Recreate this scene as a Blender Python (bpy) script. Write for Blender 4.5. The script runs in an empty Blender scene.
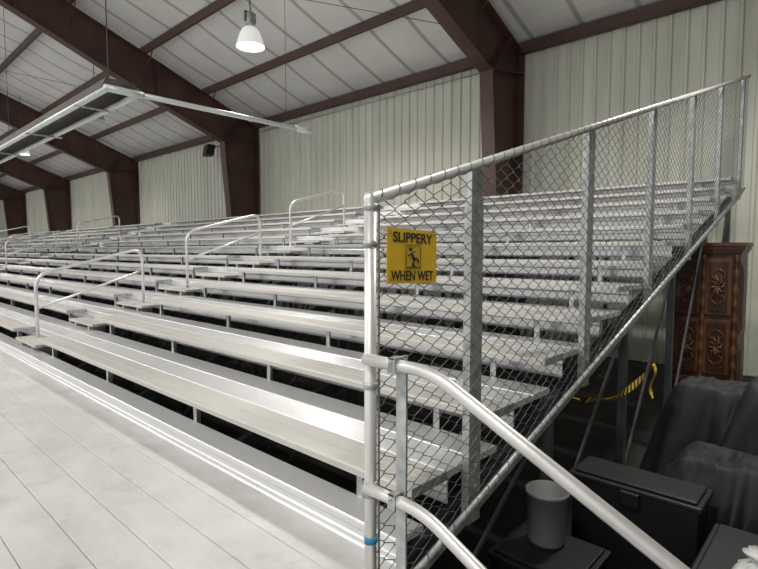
import bpy, math, random
from mathutils import Vector, Matrix, noise
random.seed(7)
S=bpy.context.scene
EYE=2.4
# ------------------------------------------------------------------ materials
def newmat(name):
    m=bpy.data.materials.new(name); m.use_nodes=True
    nt=m.node_tree; b=nt.nodes['Principled BSDF']
    return m,nt,b
def mat(name,col,rough=.5,metal=0.,var=.12,nscale=3.,bump=0.,bscale=40.,emit=None,estr=0,stretch=(1,1,1),rvar=0):
    m,nt,b=newmat(name); N=nt.nodes; L=nt.links
    tc=N.new('ShaderNodeTexCoord'); mp=N.new('ShaderNodeMapping'); mp.inputs['Scale'].default_value=stretch
    L.new(tc.outputs['Object'],mp.inputs['Vector'])
    nz=N.new('ShaderNodeTexNoise'); nz.inputs['Scale'].default_value=nscale; nz.inputs['Detail'].default_value=5
    L.new(mp.outputs['Vector'],nz.inputs['Vector'])
    cr=N.new('ShaderNodeValToRGB')
    cr.color_ramp.elements[0].position=.3; cr.color_ramp.elements[1].position=.7
    cr.color_ramp.elements[0].color=(*[c*(1-var) for c in col],1)
    cr.color_ramp.elements[1].color=(*[min(1,c*(1+var)) for c in col],1)
    L.new(nz.outputs['Fac'],cr.inputs['Fac']); L.new(cr.outputs['Color'],b.inputs['Base Color'])
    b.inputs['Roughness'].default_value=rough; b.inputs['Metallic'].default_value=metal
    if bump>0:
        n2=N.new('ShaderNodeTexNoise'); n2.inputs['Scale'].default_value=bscale
        L.new(mp.outputs['Vector'],n2.inputs['Vector'])
        bp=N.new('ShaderNodeBump'); bp.inputs['Strength'].default_value=bump; bp.inputs['Distance'].default_value=.01
        L.new(n2.outputs['Fac'],bp.inputs['Height']); L.new(bp.outputs['Normal'],b.inputs['Normal'])
    if emit:
        b.inputs['Emission Color'].default_value=(*emit,1); b.inputs['Emission Strength'].default_value=estr
    return m
def plankmat(name,col,rough,metal,grooves=45.,gstr=.35,dirt=.15,dirtcol=(.25,.22,.18),axis='Y',stain=(.64,.74),stretch=(.5,3,3),nsc=1.3):
    m,nt,b=newmat(name); N=nt.nodes; L=nt.links
    tc=N.new('ShaderNodeTexCoord')
    mp=N.new('ShaderNodeMapping'); mp.inputs['Scale'].default_value=stretch
    L.new(tc.outputs['Object'],mp.inputs['Vector'])
    nz=N.new('ShaderNodeTexNoise'); nz.inputs['Scale'].default_value=nsc; nz.inputs['Detail'].default_value=8; nz.inputs['Roughness'].default_value=.7
    L.new(mp.outputs['Vector'],nz.inputs['Vector'])
    cr=N.new('ShaderNodeValToRGB')
    cr.color_ramp.elements[0].position=.35; cr.color_ramp.elements[1].position=.75
    cr.color_ramp.elements[0].color=(*col,1)
    cr.color_ramp.elements[1].color=(*[c*(1-dirt*2) for c in col],1)
    L.new(nz.outputs['Fac'],cr.inputs['Fac'])
    n3=N.new('ShaderNodeTexNoise'); n3.inputs['Scale'].default_value=4; n3.inputs['Detail'].default_value=7; n3.inputs['Roughness'].default_value=.65
    L.new(tc.outputs['Object'],n3.inputs['Vector'])
    r3=N.new('ShaderNodeValToRGB'); r3.color_ramp.elements[0].position=stain[0]; r3.color_ramp.elements[1].position=stain[1]
    L.new(n3.outputs['Fac'],r3.inputs['Fac'])
    mx=N.new('ShaderNodeMix'); mx.data_type='RGBA'
    ml=N.new('ShaderNodeMath'); ml.operation='MULTIPLY'; ml.inputs[1].default_value=dirt*2.2
    L.new(r3.outputs['Color'],ml.inputs[0]); L.new(ml.outputs[0],mx.inputs['Factor'])
    L.new(cr.outputs['Color'],mx.inputs['A']); mx.inputs['B'].default_value=(*dirtcol,1)
    L.new(mx.outputs['Result'],b.inputs['Base Color'])
    b.inputs['Roughness'].default_value=rough; b.inputs['Metallic'].default_value=metal
    wv=N.new('ShaderNodeTexWave'); wv.wave_type='BANDS'; wv.bands_direction=axis; wv.inputs['Scale'].default_value=grooves/6.283*1.0
    wv.inputs['Distortion'].default_value=0
    L.new(tc.outputs['Object'],wv.inputs['Vector'])
    bp=N.new('ShaderNodeBump'); bp.inputs['Strength'].default_value=gstr; bp.inputs['Distance'].default_value=.004
    L.new(wv.outputs['Fac'],bp.inputs['Height']); L.new(bp.outputs['Normal'],b.inputs['Normal'])
    return m
M_seat=plankmat('seat_aluminium',(.56,.54,.505),.50,.25,150,.2,.10)
M_foot=plankmat('foot_aluminium',(.80,.80,.80),.32,.45,170,.35,.08)
M_walk=plankmat('walkway_aluminium',(.66,.645,.635),.48,.15,60,.08,.13,dirtcol=(.24,.21,.18),stain=(.58,.72),stretch=(1.2,1.6,1.6),nsc=1.8)
M_galv=mat('galvanised_steel',(.42,.44,.44),.45,.45,.3,14,.1)
M_alu=mat('aluminium_tube',(.70,.69,.67),.40,.6,.10,6,.05,200)
M_wire=mat('fence_wire',(.15,.155,.155),.45,.6,.2,20)
M_tie=mat('tie_wire',(.16,.16,.15),.5,.5,.2,20)
M_steel=mat('red_oxide_steel',(.066,.029,.023),.5,0,.3,1.2,.05)
M_purlin=mat('purlin_steel',(.075,.040,.033),.55,0,.2,1.2)
M_under=mat('understructure_steel',(.08,.085,.09),.6,.3,.3,3)
M_ribd=mat('heater_dark',(.10,.085,.075),.6,.3,.2,3)
M_black=mat('black_plastic',(.006,.006,.008),.45,0,.3,4,.1)
M_tarp=mat('black_cloth',(.005,.0055,.007),.7,0,.3,6,.15,60)
M_yel=mat('sign_yellow',(.80,.50,.02),.45,0,.04,8)
M_ink=mat('sign_ink',(.015,.013,.01),.6)
M_rope=mat('yellow_plastic',(.75,.50,.03),.5)
M_grayp=mat('gray_plastic',(.15,.155,.155),.5,0,.08,3)
M_white=mat('white_plastic_bag',(.62,.62,.60),.4,0,.05,6,.4,30)
M_lampm=mat('lamp_prismatic_acrylic',(.75,.75,.73),.2,0,.05,emit=(1,.98,.94),estr=.45)
M_lampoff=mat('lamp_reflector',(.55,.55,.54),.3,.3,.05)
M_lampe=mat('lamp_lens',(1,1,1),.3,emit=(1,.97,.9),estr=12)
M_wood=mat('carved_wood',(.035,.014,.007),.4,0,.45,9,.3,25,stretch=(1,1,.25))
M_wood2=mat('carved_wood_light',(.085,.032,.012),.4,0,.4,9,.3,25,stretch=(1,1,.25))
M_blue=mat('blue_tape',(.02,.22,.40),.5)
M_pvc=mat('pale_pipe',(.60,.64,.63),.4,.3,.06)
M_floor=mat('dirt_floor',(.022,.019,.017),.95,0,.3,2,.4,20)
def wallmat(name,base,green):
    m,nt,b=newmat(name); N=nt.nodes; L=nt.links
    tc=N.new('ShaderNodeTexCoord'); mp=N.new('ShaderNodeMapping'); mp.inputs['Scale'].default_value=(1.6,1,.18)
    L.new(tc.outputs['Object'],mp.inputs['Vector'])
    nz=N.new('ShaderNodeTexNoise'); nz.inputs['Scale'].default_value=1.6; nz.inputs['Detail'].default_value=6
    L.new(mp.outputs['Vector'],nz.inputs['Vector'])
    cr=N.new('ShaderNodeValToRGB'); cr.color_ramp.elements[0].position=.25; cr.color_ramp.elements[1].position=.65
    cr.color_ramp.elements[0].color=(*base,1); cr.color_ramp.elements[1].color=(*green,1)
    L.new(nz.outputs['Fac'],cr.inputs['Fac']); L.new(cr.outputs['Color'],b.inputs['Base Color'])
    b.inputs['Roughness'].default_value=.5
    return m
M_wall=wallmat('siding_cream',(.50,.50,.415),(.62,.625,.54))
def ceilmat():
    m,nt,b=newmat('roof_insulation'); N=nt.nodes; L=nt.links
    tc=N.new('ShaderNodeTexCoord')
    wv=N.new('ShaderNodeTexWave'); wv.bands_direction='X'; wv.inputs['Scale'].default_value=.26; wv.inputs['Distortion'].default_value=.4; wv.inputs['Detail'].default_value=1
    L.new(tc.outputs['Object'],wv.inputs['Vector'])
    cr=N.new('ShaderNodeValToRGB'); e=cr.color_ramp.elements
    e[0].position=.0; e[0].color=(.42,.41,.39,1); e[1].position=.05; e[1].color=(.78,.775,.76,1)
    L.new(wv.outputs['Fac'],cr.inputs['Fac'])
    nz=N.new('ShaderNodeTexNoise'); nz.inputs['Scale'].default_value=1.1; nz.inputs['Detail'].default_value=6
    L.new(tc.outputs['Object'],nz.inputs['Vector'])
    mx=N.new('ShaderNodeMix'); mx.data_type='RGBA'; mx.blend_type='MULTIPLY'; mx.inputs['Factor'].default_value=.45
    L.new(cr.outputs['Color'],mx.inputs['A'])
    r2=N.new('ShaderNodeValToRGB'); r2.color_ramp.elements[0].color=(.5,.5,.5,1)
    L.new(nz.outputs['Fac'],r2.inputs['Fac']); L.new(r2.outputs['Color'],mx.inputs['B'])
    L.new(mx.outputs['Result'],b.inputs['Base Color'])
    b.inputs['Roughness'].default_value=.4
    bp=N.new('ShaderNodeBump'); bp.inputs['Strength'].default_value=.6; bp.inputs['Distance'].default_value=.08
    L.new(nz.outputs['Fac'],bp.inputs['Height']); L.new(bp.outputs['Normal'],b.inputs['Normal'])
    return m
M_ceil=ceilmat()

# ------------------------------------------------------------------ mesh builder
class MB:
    def __init__(s): s.v=[]; s.f=[]; s.m=[]; s.mats=[]; s.sm=[]
    def mi(s,m):
        if m not in s.mats: s.mats.append(m)
        return s.mats.index(m)
    def add(s,vs,fs,m,smooth=False):
        o=len(s.v); s.v+= [tuple(v) for v in vs]; k=s.mi(m)
        for f in fs: s.f.append(tuple(i+o for i in f)); s.m.append(k); s.sm.append(smooth)
    def box(s,x0,x1,y0,y1,z0,z1,m):
        vs=[(x,y,z) for x in(x0,x1) for y in(y0,y1) for z in(z0,z1)]
        s.add(vs,[(0,1,3,2),(4,6,7,5),(0,4,5,1),(2,3,7,6),(0,2,6,4),(1,5,7,3)],m)
    def prismX(s,prof,x0,x1,m):
        n=len(prof)
        vs=[(x0,y,z) for y,z in prof]+[(x1,y,z) for y,z in prof]
        fs=[(i,(i+1)%n,n+(i+1)%n,n+i) for i in range(n)]+[tuple(range(n))[::-1],tuple(range(n,2*n))]
        s.add(vs,fs,m)
    def prismAny(s,pts,off,m):
        n=len(pts); pts=[Vector(p) for p in pts]; off=Vector(off)
        vs=pts+[p+off for p in pts]
        fs=[(i,(i+1)%n,n+(i+1)%n,n+i) for i in range(n)]+[tuple(range(n))[::-1],tuple(range(n,2*n))]
        s.add(vs,fs,m)
    def tube(s,pts,r,m,sides=10,caps=True):
        pts=[Vector(p) for p in pts]; n=len(pts)
        T=[]
        for i in range(n):
            a=pts[max(0,i-1)]; b=pts[min(n-1,i+1)]; T.append((b-a).normalized())
        up=Vector((0,0,1)) if abs(T[0].z)<.9 else Vector((1,0,0))
        nrm=T[0].cross(up).normalized(); vs=[]
        for i in range(n):
            nrm=(nrm-T[i]*nrm.dot(T[i])).normalized(); bn=T[i].cross(nrm)
            rr=r[i] if isinstance(r,(list,tuple)) else r
            for k in range(sides):
                a=2*math.pi*(k+.5)/sides
                vs.append(pts[i]+nrm*math.cos(a)*rr+bn*math.sin(a)*rr)
        fs=[(i*sides+k,i*sides+(k+1)%sides,(i+1)*sides+(k+1)%sides,(i+1)*sides+k) for i in range(n-1) for k in range(sides)]
        if caps: fs+= [tuple(range(sides))[::-1],tuple(range((n-1)*sides,n*sides))]
        s.add(vs,fs,m,True)
    def lathe(s,prof,c,m,seg=28,fn=None):
        vs=[];n=len(prof)
        for r,z in prof:
            for k in range(seg):
                a=2*math.pi*k/seg; q=fn(a,z) if fn else 1
                vs.append((c[0]+r*q*math.cos(a),c[1]+r*q*math.sin(a),c[2]+z))
        fs=[(i*seg+k,i*seg+(k+1)%seg,(i+1)*seg+(k+1)%seg,(i+1)*seg+k) for i in range(n-1) for k in range(seg)]
        s.add(vs,fs,m,True)
    def obj(s,name,parent=None,bevel=0):
        me=bpy.data.meshes.new(name); me.from_pydata(s.v,[],s.f)
        for m in s.mats: me.materials.append(m)
        me.polygons.foreach_set('material_index',s.m); me.polygons.foreach_set('use_smooth',s.sm)
        me.update()
        o=bpy.data.objects.new(name,me); S.collection.objects.link(o)
        if parent: o.parent=parent
        if bevel:
            b=o.modifiers.new('bevel','BEVEL'); b.width=bevel; b.segments=2; b.limit_method='ANGLE'
        return o
def empty(name):
    e=bpy.data.objects.new(name,None); S.collection.objects.link(e); return e
def rounded(pts,rad,seg=6):
    pts=[Vector(p) for p in pts]; out=[pts[0]]
    for i in range(1,len(pts)-1):
        p=pts[i]; a=(pts[i-1]-p); b=(pts[i+1]-p); r=min(rad,a.length*.45,b.length*.45)
        A=p+a.normalized()*r; B=p+b.normalized()*r
        for k in range(seg+1):
            t=k/seg; out.append(A*(1-t)**2+p*2*t*(1-t)+B*t*t)
    out.append(pts[-1]); return out

# ------------------------------------------------------------------ room shell
YW=12.0; EAVE=EYE+5.03; P=.38
def roofz(y): return EAVE+P*(YW-y)
XL=-63; XR=7
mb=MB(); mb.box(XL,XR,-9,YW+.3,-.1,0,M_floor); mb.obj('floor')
mb=MB(); vs=[]; x=XL
while x<XR:
    vs+=[(x,0),(x+.20,0),(x+.225,-.035),(x+.275,-.035)]
    x+=.30
n=len(vs)
V=[(a,YW+b,0) for a,b in vs]+[(a,YW+b,EAVE) for a,b in vs]
mb.add(V,[(i,i+1,n+i+1,n+i) for i in range(n-1)],M_wall)
mb.obj('wall_back')
mb=MB(); vs=[]; y=-9
while y<YW:
    vs+=[(y,0),(y+.20,0),(y+.225,.035),(y+.275,.035)]
    y+=.30
n=len(vs)
V=[(XL+b,a,0) for a,b in vs]+[(XL+b,a,roofz(a)) for a,b in vs]
mb.add(V,[(i,i+1,n+i+1,n+i) for i in range(n-1)],M_wall)
mb.obj('wall_left')
mb=MB()
V=[(XR-b,a,0) for a,b in vs]+[(XR-b,a,roofz(a)) for a,b in vs]
mb.add(V,[(i,i+1,n+i+1,n+i) for i in range(n-1)],M_wall); mb.obj('light_block_wall_right')  # unseen end wall, added to keep world light from under the bleacher
mb=MB()
purl=[12-2.2*k for k in range(1,9)]
yy=[12-.55*k for k in range(0,38)]
V=[]
for y in yy:
    sag=-.06*abs(math.sin(math.pi*(12-y)/2.2))
    V+=[(XL,y,roofz(y)+sag),(XR,y,roofz(y)+sag)]
F=[(2*i,2*i+1,2*i+3,2*i+2) for i in range(len(yy)-1)]
mb.add(V,F,M_ceil,True)
mb.obj('ceiling')
mb=MB()
for y in purl:
    z=roofz(y)
    mb.box(XL,XR,y-.03,y+.03,z-.24,z-.02,M_purlin)
    mb.box(XL,XR,y-.03,y+.06,z-.255,z-.24,M_purlin)
mb.obj('roof_purlins')
mb=MB()
mb.box(XL,XR,YW-.20,YW-.06,EAVE-.26,EAVE-.02,M_purlin)
mb.box(XL,XR,YW-.28,YW-.06,EAVE-.28,EAVE-.26,M_purlin)
mb.obj('eave_strut')
for k in range(3):
    mb=MB()
    x0=-6.4-11.3*k
    mb.tube([(x0-.3,10.8,roofz(10.8)-.4),(x0-11.0,3.0,roofz(3.0)-.4)],.008,M_ribd,5)
    mb.obj('roof_bracing_rod')
def frame(X):
    mb=MB()
    inner=[(11.0,0),(10.45,EYE+4.05),(8,EYE+5.0),(4,EYE+6.72),(-8.9,roofz(-8.9)-1.2)]
    outer=[(11.9,0),(11.9,EAVE-.28),(11.7,roofz(11.7)-.30),(8,roofz(8)-.26),(4,roofz(4)-.26),(-8.9,roofz(-8.9)-.26)]
    quads=[[inner[0],inner[1],outer[1],outer[0]],[inner[1],inner[2],outer[3],outer[2],outer[1]],[inner[2],inner[3],outer[4],outer[3]],[inner[3],inner[4],outer[5],outer[4]]]
    for q in quads: mb.prismX(q,X-.01,X+.01,M_steel)
    W=.17
    def flange(a,b,t):
        ay,az=a;by,bz=b; d=Vector((by-ay,bz-az)).normalized(); nn=Vector((-d.y,d.x))*t
        mb.prismX([(ay,az),(by,bz),(by+nn.x,bz+nn.y),(ay+nn.x,az+nn.y)],X-W,X+W,M_steel)
    for i in range(4): flange(inner[i],inner[i+1],.025)
    for i in range(5): flange(outer[i],outer[i+1],-.02)
    mb.prismX([(10.45,EYE+4.05),(10.45,EYE+4.08),(11.9,EYE+4.30),(11.9,EYE+4.27)],X-W,X+W,M_steel)
    mb.prismX([(10.43,EYE+4.0),(10.47,EYE+4.0),(11.35,roofz(11.35)-.25),(11.31,roofz(11.31)-.25)],X-W,X+W,M_steel)
    for y,zb in ((8,EYE+5.0),(4,EYE+6.72)):
        mb.box(X-W,X+W,y-.02,y+.02,zb,roofz(y)-.28,M_steel)
    for y in (9.8,7.6,5.4,3.2):
        mb.tube([(X+.15,y,roofz(y)-.9),(X+.75,y,roofz(y)-.24)],.02,M_steel,4)
    mb.box(X-.25,X+.25,10.9,11.95,0,.03,M_steel)
    return mb.obj('steel_frame')
for k in range(6): frame(-6.4-11.3*k)
frame(4.9)

# ------------------------------------------------------------------ bleacher
RUN=.71; RISE=.209; NR=12; Y1=1.9; Z1=EYE-1.16
XE=-1.55; XFAR=-60
def seatY(n): return Y1+RUN*(n-1)
def seatZ(n): return Z1+RISE*(n-1)
AIS=[(-9.15,-7.95),(-21.95,-20.75),(-34.75,-33.55),(-47.55,-46.35)]
secs=[]; x=XE
for a,b in AIS: secs.append((b,x)); x=a
secs.append((XFAR,x))
bl=empty('bleacher')
mb=MB(); mc=MB(); ml=MB()
SD=.285
for n in range(1,NR+1):
    y=seatY(n); z=seatZ(n)
    prof=[(y,z-.045),(y,z-.012),(y+.006,z-.003),(y+.018,z),(y+.128,z),(y+.130,z-.004),(y+.136,z-.004),(y+.138,z),(y+SD-.018,z),(y+SD-.006,z-.003),(y+SD,z-.012),(y+SD,z-.045),(y+SD-.008,z-.045),(y+SD-.008,z-.02),(y+.008,z-.02),(y+.008,z-.045)]
    for i,(a,b) in enumerate(secs):
        L=b-a; k=max(1,round(L/5.6)); 
        for j in range(k):
            mb.prismX(prof,a+L*j/k+.004,a+L*(j+1)/k-.004,M_seat)
        mc.box(b-.002,b+.006,y-.003,y+SD+.003,z-.048,z+.002,M_galv)
        xx=b-.45 if i==0 else b-.2
        while xx>a+.1:
            ml.box(xx-.03,xx+.03,y+.02,y+.25,z-.052,z-.0455,M_galv)
            ml.box(xx-.026,xx-.020,y+.09,y+.15,z-.40,z-.05,M_galv)
            ml.box(xx-.026,xx+.026,y+.09,y+.096,z-.40,z-.05,M_galv)
            xx-=1.87
mb.obj('seat_boards',bl); mc.obj('seat_end_caps',bl); ml.obj('seat_brackets',bl)
mb=MB(); mr=MB()
for n in range(1,NR+2):
    z=seatZ(n)-.215
    f=seatY(n)-.10 if n==1 else seatY(n-1)+SD+.012
    r=seatY(n)+.10
    if n==NR+1: r=f+.3
    mid=(f+r)/2
    L=XE-XFAR; k=10
    for j in range(k):
        a=XFAR+L*j/k+.004; b=XFAR+L*(j+1)/k-.004
        prof=lambda p,q:[(p,z-.04),(p,z-.01),(p+.008,z),(q-.008,z),(q,z-.01),(q,z-.04)]
        if n>1:
            mb.prismX(prof(f,mid-.004),a,b,M_foot); mb.prismX(prof(mid+.004,r),a,b,M_foot)
        else: mb.prismX(prof(f,r),a,b,M_foot)
        h=.135 if n==1 else .175
        mr.prismX([(f+.0,z-.043),(f+.012,z-.043),(f+.012,z-h),(f-.004,z-h),(f-.010,z-h+.012),(f,z-h+.022),(f,z-.09),(f-.008,z-.082),(f,z-.074)],a,b,M_foot)
mb.obj('foot_boards',bl); mr.obj('riser_boards',bl)
mb=MB()
for a,b in AIS:
    for n in range(1,NR+1):
        y=seatY(n)-.02; z=seatZ(n)-.22+.105
        mb.box(a+.1,b-.1,y+.02,y+.29,z-.035,z,M_seat)
        mb.box(a+.3,a+.34,y+.04,y+.27,z-.25,z-.035,M_galv)
        mb.box(b-.34,b-.3,y+.04,y+.27,z-.25,z-.035,M_galv)
mb.obj('aisle_steps',bl)
mb=MB()
x=-1.62
while x>XFAR:
    ya,yb=1.8,seatY(NR)+.4
    za=seatZ(1)-.42; zb=za+(yb-ya)*RISE/RUN
    mb.prismX([(ya,za-.12),(yb,zb-.12),(yb,zb),(ya,za)],x-.03,x+.03,M_under)
    for k in range(6):
        y0=ya+.12+k*1.62; zz=za+(y0-ya)*RISE/RUN-.1
        mb.box(x-.035,x+.035,y0-.035,y0+.035,0,zz,M_under)
        mb.box(x-.09,x+.09,y0-.09,y0+.09,0,.012,M_under)
        if k<5:
            y2=y0+1.62; z2=zz+1.62*RISE/RUN
            mb.prismX([(y0,.15),(y0+.05,.15),(y2,z2-.05),(y2-.05,z2-.05)],x-.01,x+.01,M_under)
    x-=1.87
mb.obj('understructure_frames',bl)

# walkway
wk=empty('walkway')
mb=MB()
ZW=.9; ypl=[1.80-.245*k for k in range(0,13)]
for i in range(len(ypl)-1):
    q,p=ypl[i],ypl[i+1]
    xr=-1.52 if i==0 else (-1.25 if p>.2 else .9)
    cuts=[XFAR,-46,-33,-19.6,-7.1,xr]
    for a,b in zip(cuts[:-1],cuts[1:]):
        mb.prismX([(p+.002,ZW-.045),(p+.002,ZW-.004),(p+.006,ZW),(q-.006,ZW),(q-.002,ZW-.004),(q-.002,ZW-.045)],a+.002,b-.002,M_walk)
mb.obj('deck_planks',wk)
mb=MB()
x=-1.4
while x>XFAR:
    mb.box(x-.03,x+.03,-1.1,1.50,ZW-.2,ZW-.047,M_under)
    for y0 in (-1.0,.3,1.45): mb.box(x-.035,x+.035,y0-.035,y0+.035,0,ZW-.2,M_under)
    x-=1.87
mb.box(.3,.36,-1.1,.2,ZW-.2,ZW-.047,M_under)
for y0 in (-1.0,.1): mb.box(.3,.36,y0-.03,y0+.03,0,ZW-.2,M_under)
mb.box(XFAR,.9,-1.15,-1.12,0.02,ZW-.05,M_galv)  # unseen front panel, added to block light and darken the understructure
mb.obj('deck_joists_and_light_baffle',wk)

def loop(X,y0,y1):
    mb=MB()
    def zb(y): return seatZ(1)-.22+(y-1.9)*RISE/RUN
    z0=zb(y0); z1=zb(y1)
    p=rounded([(X,y0,z0-.02),(X,y0,z0+.98),(X,y1,z1+.92),(X,y1,z1-.02)],.2,8)
    mb.tube(p,.024,M_alu,12)
    mb.tube([(X,y0,z0+.5),(X,y1,z1+.56)],.019,M_alu,10)
    for y,z in((y0,z0),(y1,z1)):
        mb.lathe([(0.001,.012),(.06,.012),(.06,0),(0.03,0)],(X,y,z),M_galv,16)
    mb.obj('aisle_handrail')
for a,b in AIS[:3]:
    X=(a+b)/2
    for y0 in (2.06,4.32,6.55): loop(X,y0,y0+1.5)

# ------------------------------------------------------------------ chain link fence
XF=-1.47; YC=1.53; YE=10.45; SL=.294
def fb(y): return EYE-1.60+SL*(y-YC)
def ft(y): return EYE+.205+SL*(y-YC)
fe=empty('chain_link_fence')
mb=MB()
RR=.024
mb.tube([(XF,YC,.35),(XF,YC,ft(YC)-.0)],RR+.002,M_alu,16)
mb.tube([(XF,YC,ft(YC)),(XF,YE,ft(YE))],RR,M_alu,14)
mb.lathe([(RR+.003,-.03),(RR+.005,0),(RR+.002,.014),(RR*.7,.027),(.001,.033)],(XF,YC,ft(YC)),M_alu,18)
mb.tube([(XF,YC,fb(YC)),(XF,YE,fb(YE))],.018,M_galv,10)
for z in (ft(YC)-.18,EYE-.56,EYE-1.02,ft(YC)-.03):
    mb.lathe([(RR,-.014),(RR+.007,-.012),(RR+.007,.012),(RR,.014)],(XF,YC,z),M_galv,18)
    mb.box(XF-.005,XF+.005,YC+.02,YC+.055,z-.012,z+.012,M_galv)
mb.lathe([(RR,-.014),(RR+.004,-.014),(RR+.004,.014),(RR,.014)],(XF,YC,EYE-1.22),M_blue,18)
mb.box(XF-.003,XF+.003,YC+.045,YC+.055,fb(YC)+.03,ft(YC)-.02,M_galv)
mb.obj('tube_frame',fe)
mb=MB()
for y in (2.39,3.95,5.51,7.07,8.63,10.3):
    z0=fb(y)-.15; z1=ft(y)+.0; w=.058
    xb=XF-.035
    mb.box(xb-.006,xb,y-w,y+w,z0,z1,M_galv)
    mb.box(xb-.045,xb-.006,y-w,y-w+.006,z0,z1,M_galv)
    mb.box(xb-.045,xb-.006,y+w-.006,y+w,z0,z1,M_galv)
    for q in range(2):
        zz=z0+.2+q*.12
        mb.tube([(xb,y,zz),(xb+.012,y,zz)],.012,M_galv,6)
mb.prismX([(YC,fb(YC)-.10),(YE,fb(YE)-.10),(YE,fb(YE)-.03),(YC,fb(YC)-.03)],XF-.030,XF-.025,M_galv)
mb.obj('channel_posts',fe)
mb=MB(); pitch=.068; hz=.039
i=0; y=YC+.05
while y<YE-.05:
    pts=[]; z=fb(y)+.02; top=ft(y)-.02
    k=math.ceil(z/hz)
    while k*hz<top:
        side=(k+i)%2
        yy_=y+(pitch*.52 if side else -pitch*.52)
        xo=.0025 if side else -.0025
        pts.append((XF+xo,yy_,k*hz-.004)); pts.append((XF-xo,yy_,k*hz+.004))
        k+=1
    mb.tube(pts,.0022 if y<5 else .0026,M_wire,4,caps=False)
    y+=pitch; i+=1
mb.obj('wire_mesh',fe)
mb=MB(); pts=[]
nst=int((YE-YC)/.11*10)
for k in range(nst):
    y=YC+.04+(YE-YC-.08)*k/nst; a=2*math.pi*k/10
    pts.append((XF+math.cos(a)*(RR+.002),y,ft(y)+math.sin(a)*(RR+.003)))
mb.tube(pts,.0032,M_tie,4)
pts=[]
for k in range(nst):
    y=YC+.04+(YE-YC-.08)*k/nst; a=2*math.pi*k/10
    pts.append((XF+math.cos(a)*(.021),y,fb(y)+math.sin(a)*(.021)))
mb.tube(pts,.0032,M_tie,4)
mb.obj('lacing_wire',fe)

# sign
sg=empty('slippery_when_wet_sign')
mb=MB(); XS=XF+.030
y0,y1=1.595,1.935; zt,zb_=EYE+.095,EYE-.140
dz=-.012
mb.prismAny([(XS,y0,zb_),(XS,y1,zb_+dz),(XS,y1,zt+dz),(XS,y0,zt)],(.003,0,0),M_yel)
mb.obj('panel',sg)
tilt=math.atan2(dz,y1-y0); yc=(y0+y1)/2; zc=EYE-.03
R=Matrix(((0,0,1),(1,0,0),(0,1,0))).to_4x4()
def text(s,cy,cz,size,width,name):
    cu=bpy.data.curves.new(name,'FONT'); cu.body=s; cu.align_x='CENTER'; cu.align_y='CENTER'; cu.size=size; cu.extrude=.0006; cu.offset=size*.018
    o=bpy.data.objects.new(name,cu); S.collection.objects.link(o)
    bpy.context.view_layer.update()
    w=o.dimensions.x; sx=width/w if w>0 else 1
    o.matrix_world=Matrix.Translation((XS+.004,cy,cz))@R@Matrix.Rotation(tilt,4,'Z')@Matrix.Diagonal((sx,1,1,1))
    cu.materials.append(M_ink); o.parent=sg
text('SLIPPERY',yc,zc+.080,.060,.27,'lettering_top')
text('WHEN WET',yc,zc-.084,.060,.29,'lettering_bottom')
mb=MB(); X=XS+.0045
def ln(a,b,r): mb.tube([(X,yc+a[0],zc+a[1]),(X,yc+b[0],zc+b[1])],r,M_ink,6)
for a,b in (((-.05,.052),(.05,.052)),((.05,.052),(.05,-.05)),((.05,-.05),(-.05,-.05)),((-.05,-.05),(-.05,.052))): ln(a,b,.0012)
ln((-.012,.018),(.006,-.014),.007); ln((.006,-.014),(.026,-.004),.005); ln((.026,-.004),(.036,-.026),.004)
ln((.004,-.016),(-.006,-.036),.005); ln((-.006,-.036),(.012,-.042),.004); ln((-.012,.014),(-.036,.006),.0035); ln((-.010,.016),(.014,.026),.0035)
ln((-.04,-.044),(.04,-.044),.0018)
mb.lathe([(.0005,-.009),(.007,-.006),(.009,0),(.007,.006),(.0005,.009)],(X,yc-.019,zc+.034),M_ink,10)
mb.obj('falling_figure',sg)
mb=MB()
for y_ in (y0+.02,y1-.02):
    for zz in (zt-.02,zb_+.02):
        mb.tube([(XS-.035,y_,zz-.006),(XS+.006,y_,zz-.006),(XS+.006,y_,zz+.006),(XS-.035,y_,zz+.006)],.002,M_wire,6)
mb.obj('ties',sg)

# ------------------------------------------------------------------ stair + rails
st=empty('staircase')
mb=MB()
SS=.49
for k in range(1,6):
    zz=ZW-.15*k; xa=-1.245+.305*(k-1)
    mb.box(xa,xa+.33,.27,1.44,zz-.035,zz,M_walk)
    mb.box(xa+.325,xa+.333,.27,1.44,zz-.05,zz+.002,M_galv)
for y_ in (.25,1.45):
    mb.prismAny([(-1.24,y_,ZW-.05),(-1.24,y_,ZW-.28),(.31,y_,0.02),(.31,y_,0.13)],(0,.012,0),M_galv)
mb.obj('treads_and_stringers',st)
mb=MB()
def rail(z0,xb,r=.024):
    xe=.75
    p=rounded([(XF+.0,YC-.03,z0),(xb,YC-.03,z0-.0),(xe,YC-.03,z0-(xe-xb)*SS)],.10,8)
    mb.tube(p,r,M_alu,16)
rail(EYE-.445,-1.13); rail(EYE-.985,-1.17)
mb.obj('pipe_rails',st)
mb=MB()
mb.box(-1.325,-1.315,YC-.002,YC+.055,.0,EYE-.42,M_galv)
mb.box(-1.325,-1.275,YC-.004,YC+.002,.0,EYE-.42,M_galv)
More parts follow.
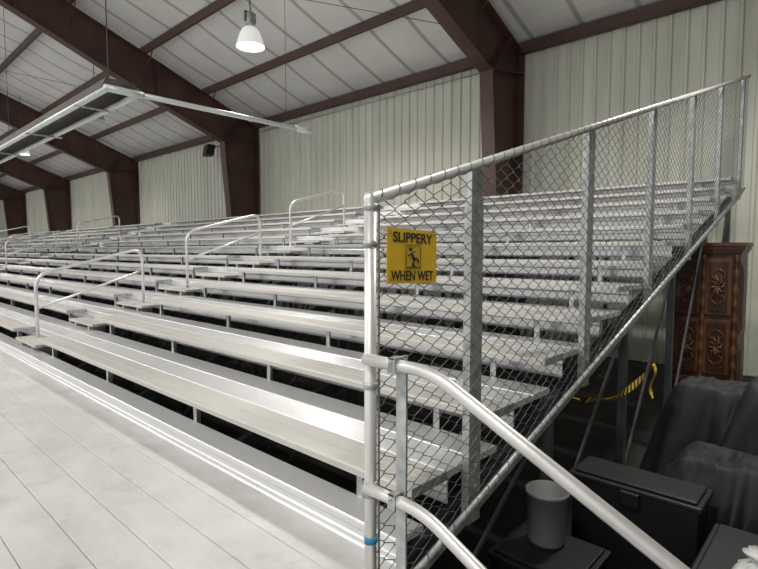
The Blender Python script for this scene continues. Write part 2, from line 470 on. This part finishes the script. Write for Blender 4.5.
for z in (EYE-.445,EYE-.985):
    mb.prismAny([(-1.325,YC-.058,z-.03),(-1.318,YC-.058,z+.03),(-1.285,YC-.058,z+.03),(-1.285,YC-.058,z-.03)],(0,.004,0),M_galv)
    mb.box(-1.325,-1.29,YC-.058,YC+.0,z+.026,z+.030,M_galv)
    mb.tube([(-1.305,YC-.07,z+.015),(-1.305,YC+.01,z+.015)],.006,M_galv,6)
    mb.lathe([(RR,-.02),(RR+.006,-.018),(RR+.006,.018),(RR,.02)],(XF,YC,z),M_galv,16)
for xx,zz in ((-.2,0),(.7,0)):
    mb.box(xx-.03,xx+.03,YC-.004,YC+.002,0,EYE-.445-(xx+1.13)*SS,M_galv)
mb.obj('rail_posts',st)

# ------------------------------------------------------------------ lamps
def lamp(X,Y,Z,on=True,power=300):
    e=empty('high_bay_lamp'); e.location=(X,Y,Z)
    mb=MB()
    prof=[(.07,.40),(.13,.385),(.185,.33),(.225,.24),(.265,.12),(.30,0),(.31,-.015),(.295,-.012),(.255,.12),(.215,.24),(.17,.32),(.001,.38)]
    mb.lathe(prof,(0,0,0),M_lampm if on else M_lampoff,32)
    mb.lathe([(.001,.42),(.09,.42),(.10,.44),(.10,.66),(.085,.70),(.001,.71)],(0,0,.0),M_galv,24)
    mb.lathe([(.001,.37),(.07,.37),(.07,.43),(.001,.43)],(0,0,0),M_galv,16)
    mb.box(-.02,.02,-.13,.13,.69,.71,M_ribd)
    mb.box(-.02,.02,-.13,-.12,.50,.71,M_ribd); mb.box(-.02,.02,.12,.13,.50,.71,M_ribd)
    mb.tube([(0,0,.71),(.03,0,.78),(0,0,.84),(0,0,roofz(Y)-Z-.15)],.012,M_ribd,6)
    mb.obj('housing',e)
    mb=MB()
    mb.lathe([(.001,-.02),(.10,-.015),(.20,0),(.29,.01)],(0,0,0),M_lampe if on else M_lampoff,28)
    mb.obj('lens',e)
    if on:
        l=bpy.data.lights.new('lamp_light','SPOT'); l.energy=power; l.shadow_soft_size=.28; l.color=(1,.975,.92); l.spot_size=math.radians(168); l.spot_blend=.5
        lo=bpy.data.objects.new('lamp_light',l); S.collection.objects.link(lo); lo.parent=e; lo.location=(0,0,-.07)
for k,X in enumerate((-9.8,-19,-28.2,-37.4,-46.6)):
    lamp(X,6.5,EYE+4.35,k!=1,(1000,0,800,500,400)[k])
for X,p in ((-.6,1400),(-9.8,1400),(-19,1400),(-28.2,900),(-37.4,600)): lamp(X,-2.6,EYE+5.6,True,p)  # out-of-view lamp row, added to brighten the seats from the front
lamp(-.6,6.5,EYE+4.35,True,1000)

# ------------------------------------------------------------------ tube heater
th=empty('radiant_tube_heater')
mb=MB()
HX=-7.0; HY=2.57; HZ=EYE+2.02
mb.tube([(HX,HY,HZ),(HX,5.68,HZ)],.035,M_pvc,12)
mb.tube([(HX,5.5,HZ),(HX,5.82,HZ)],.05,M_pvc,12)
for dy in (-.02,.36):
    mb.tube([(HX,HY+dy,HZ),(-28,HY+dy,HZ)],.04,M_pvc,12)
mb.prismX([(HY-.06,HZ+.02),(HY,HZ+.16),(HY+.34,HZ+.16),(HY+.42,HZ+.02),(HY+.41,HZ+.02),(HY+.33,HZ+.15),(HY+.01,HZ+.15),(HY-.05,HZ+.02)],-28,HX-.1,M_ribd)
mb.tube([(HX,HY-.06,HZ),(HX,HY+.42,HZ)],.045,M_pvc,12)
x=HX-1
while x>-28:
    mb.box(x-.02,x+.02,HY-.1,HY+.46,HZ-.05,HZ-.03,M_galv); x-=2.5
for x in (HX-.02,-12,-17,-22,-27):
    mb.tube([(x,HY,HZ+.03),(x,HY,roofz(HY)-.1)],.008 if x>-8 else .005,M_ribd,6)
mb.tube([(HX,5.3,HZ+.03),(HX,5.3,roofz(5.3)-.1)],.004,M_ribd,5)
mb.obj('tubes_and_reflector',th)

mb=MB()
mb.prismAny([(-20.6,11.2,EYE+3.95),(-20.1,11.1,EYE+3.95),(-20.1,11.2,EYE+4.4),(-20.6,11.3,EYE+4.4)],(0,.35,0),M_black)
mb.tube([(-20.35,11.5,EYE+4.3),(-20.35,11.93,EYE+4.45)],.02,M_black,6)
mb.obj('loudspeaker')
mb=MB()
mb.tube([(-6.8,11.93,EYE+4.6),(-17.3,11.93,EYE+4.6)],.018,M_galv,6)
mb.obj('electrical_conduit')

# ------------------------------------------------------------------ clutter
ar=empty('carved_wood_armoire')
mb=MB()
x0,x1,ya,yb,H=-2.0,-1.17,8.3,8.85,2.5
mb.box(x0,x1,ya,yb,.1,H-.12,M_wood)
mb.box(x0-.04,x1+.04,ya-.04,yb,0,.14,M_wood2)
for i,(o,a,b) in enumerate(((.02,H-.14,H-.10),(.04,H-.10,H-.05),(.06,H-.05,H))): mb.box(x0-o,x1+o,ya-o,yb,a,b,M_wood2)
xm=(x0+x1)/2
for (a,b) in ((x0+.09,xm-.02),(xm+.02,x1-.09)):
    for (p,q) in ((.22,.62),(.70,1.45),(1.52,2.28)):
        mb.box(a,b,ya-.018,ya,p,q,M_wood2)
        mb.box(a+.04,b-.04,ya-.028,ya-.018,p+.04,q-.04,M_wood)
        cx=(a+b)/2; cz=(p+q)/2
        for t in range(8):
            an=t*math.pi/4; rr=.06
            mb.tube([(cx,ya-.035,cz),(cx+rr*math.cos(an),ya-.045,cz+rr*math.sin(an)*1.5),(cx+.09*math.cos(an+.4),ya-.03,cz+.17*math.sin(an+.4))],[.012,.02,.006],M_wood2,6)
        for sgn in (-1,1):
            pts=[(cx+sgn*(.03+.05*math.sin(t*.5)),ya-.03,cz+(.10+.02*t)*(1)) for t in range(8) if cz+.10+.02*t<q-.05]
            if len(pts)>2: mb.tube(pts,.012,M_wood2,6)
            pts=[(x_,y_,2*cz-z_) for x_,y_,z_ in pts]
            if len(pts)>2: mb.tube(pts,.012,M_wood2,6)
for xx in (x0+.04,xm,x1-.04):
    pr=[]
    for k in range(40):
        z=.14+(H-.3)*k/39; pr.append((.028+.010*math.sin(k*1.7),z))
    mb.lathe(pr,(xx,ya-.02,0),M_wood2,12)
for p,q in ((.25,1.1),(1.25,2.2)):
    mb.box(x1,x1+.015,ya+.08,yb-.08,p,q,M_wood2); mb.box(x1+.015,x1+.024,ya+.13,yb-.13,p+.06,q-.06,M_wood)
mb.obj('cabinet_body',ar,.006)
def peak(x,y,cx,cy,hx,hy,h,drop,seed):
    dx=max(0,abs(x-cx)-hx); dy=max(0,abs(y-cy)-hy); d=math.hypot(dx,dy)
    a=math.atan2(y-cy,x-cx)
    pl=.5+.5*math.sin(a*11+2.5*noise.noise(Vector((a*2,seed,0)))+seed)
    pl=pl**1.5
    k=drop*(1+.55*pl)
    t=d/k
    return h*math.exp(-t*t*1.3)*(1-.04*pl*min(1,d*6))
def tarpz(x,y):
    z=max(peak(x,y,-.70,4.95,.34,.18,1.30,.24,1.3), peak(x,y,-.10,5.0,.46,.22,1.36,.32,4.1),
          peak(x,y,-.50,4.30,.34,.18,.93,.34,7.7), peak(x,y,.25,4.15,.40,.25,1.00,.34,2.2))
    n1=abs(noise.noise(Vector((x*4.5+1,y*2.2+x*1.5,7)))); n2=abs(noise.noise(Vector((x*9,y*5-x*3,3))))
    z+=.07*(.25-n1)+.03*(.25-n2)
    return max(.01,z)
mb=MB(); NX,NY=190,150; V=[]
for j in range(NY):
    for i in range(NX):
        x=-1.34+2.3*i/(NX-1); y=3.84+1.8*j/(NY-1)
        V.append((x,y,tarpz(x,y)))
mb.add(V,[(j*NX+i,j*NX+i+1,(j+1)*NX+i+1,(j+1)*NX+i) for j in range(NY-1) for i in range(NX-1)],M_tarp,True)
mb.obj('tarp_covered_pile')
def crate(name,x0,x1,ya,yb,z0,H):
    mb=MB()
    mb.box(x0+.02,x1-.02,ya+.02,yb-.02,z0,H-.06,M_black)
    mb.box(x0,x1,ya,yb,H-.06,H-.02,M_black); mb.box(x0+.03,x1-.03,ya+.03,yb-.03,H-.02,H,M_black)
    mb.box((x0+x1)/2-.06,(x0+x1)/2+.06,ya-.02,ya,H-.14,H-.04,M_black)
    return mb.obj(name,None,.012)
crate('black_storage_tote',-1.42,-.62,3.45,3.80,0,.90)
crate('black_storage_tote',-.58,.25,2.75,3.60,0,.78)
crate('black_storage_tote',-1.62,-1.05,2.72,3.25,0,.56)
mb=MB()
mb.lathe([(.001,0),(.105,0),(.115,.02),(.124,.31),(.134,.315),(.134,.335),(.122,.335),(.11,.03),(.001,.03)],(-1.385,3.05,.562),M_grayp,32)
mb.obj('waste_bin')
mb=MB()
prof=[(.001,0),(.08,.0),(.11,.03),(.10,.08),(.06,.115),(.025,.13),(.04,.155),(.065,.18),(.001,.17)]
mb.lathe(prof,(-.29,2.97,.782),M_white,40,lambda a,z:1+.12*math.sin(5*a+z*20)+.08*math.sin(11*a))
mb.obj('plastic_bag')
mb=MB(); N=110
def tp(t):
    y=3.9+1.8*t; z=1.26-.03*t-.11*math.sin(math.pi*t); tw=.5+.9*math.sin(7*t)
    c=Vector((-1.50,y,z)); w=Vector((math.sin(tw)*.6,0,math.cos(tw))).normalized()*.030
    return c-w,c+w
for k in range(N):
    t0,t1=k/N,(k+1)/N; sh=.016
    a0,b0=tp(t0); a1,b1=tp(t1)
    _,b0=tp(min(1,t0+sh)); _,b1=tp(min(1,t1+sh))
    mb.add([a0,a1,b1,b0],[(0,1,2,3)],M_rope if (k//3)%2 else M_black)
c=Vector((-1.50,5.70,1.25))
P0=[c+Vector((.02*math.sin(k*.7),.02*math.sin(k*.5),-.035*k)) for k in range(11)]
for k in range(10):
    w0=.045 if k<9 else .03
    mb.add([P0[k]+Vector((0,-w0,0)),P0[k]+Vector((0,w0,0)),P0[k+1]+Vector((0,w0,0)),P0[k+1]+Vector((0,-w0,0))],[(0,1,2,3)],M_rope)
mb.tube([(-1.53,3.9,1.26),(-1.62,3.9,1.27)],.008,M_rope,6)
mb.obj('caution_tape')

# ------------------------------------------------------------------ world + camera
w=bpy.data.worlds.new('World'); S.world=w; w.use_nodes=True
bg=w.node_tree.nodes['Background']; bg.inputs[0].default_value=(.98,.985,.985,1); bg.inputs[1].default_value=.98
cam=bpy.data.cameras.new('camera'); co=bpy.data.objects.new('camera',cam); S.collection.objects.link(co)
cam.sensor_width=36; cam.lens=519/758*36; cam.clip_start=.05; cam.clip_end=300
co.location=(0,0,EYE); co.rotation_euler=(math.radians(90-3.8),0,math.radians(42.9))
S.camera=co
S.view_settings.view_transform='Standard'
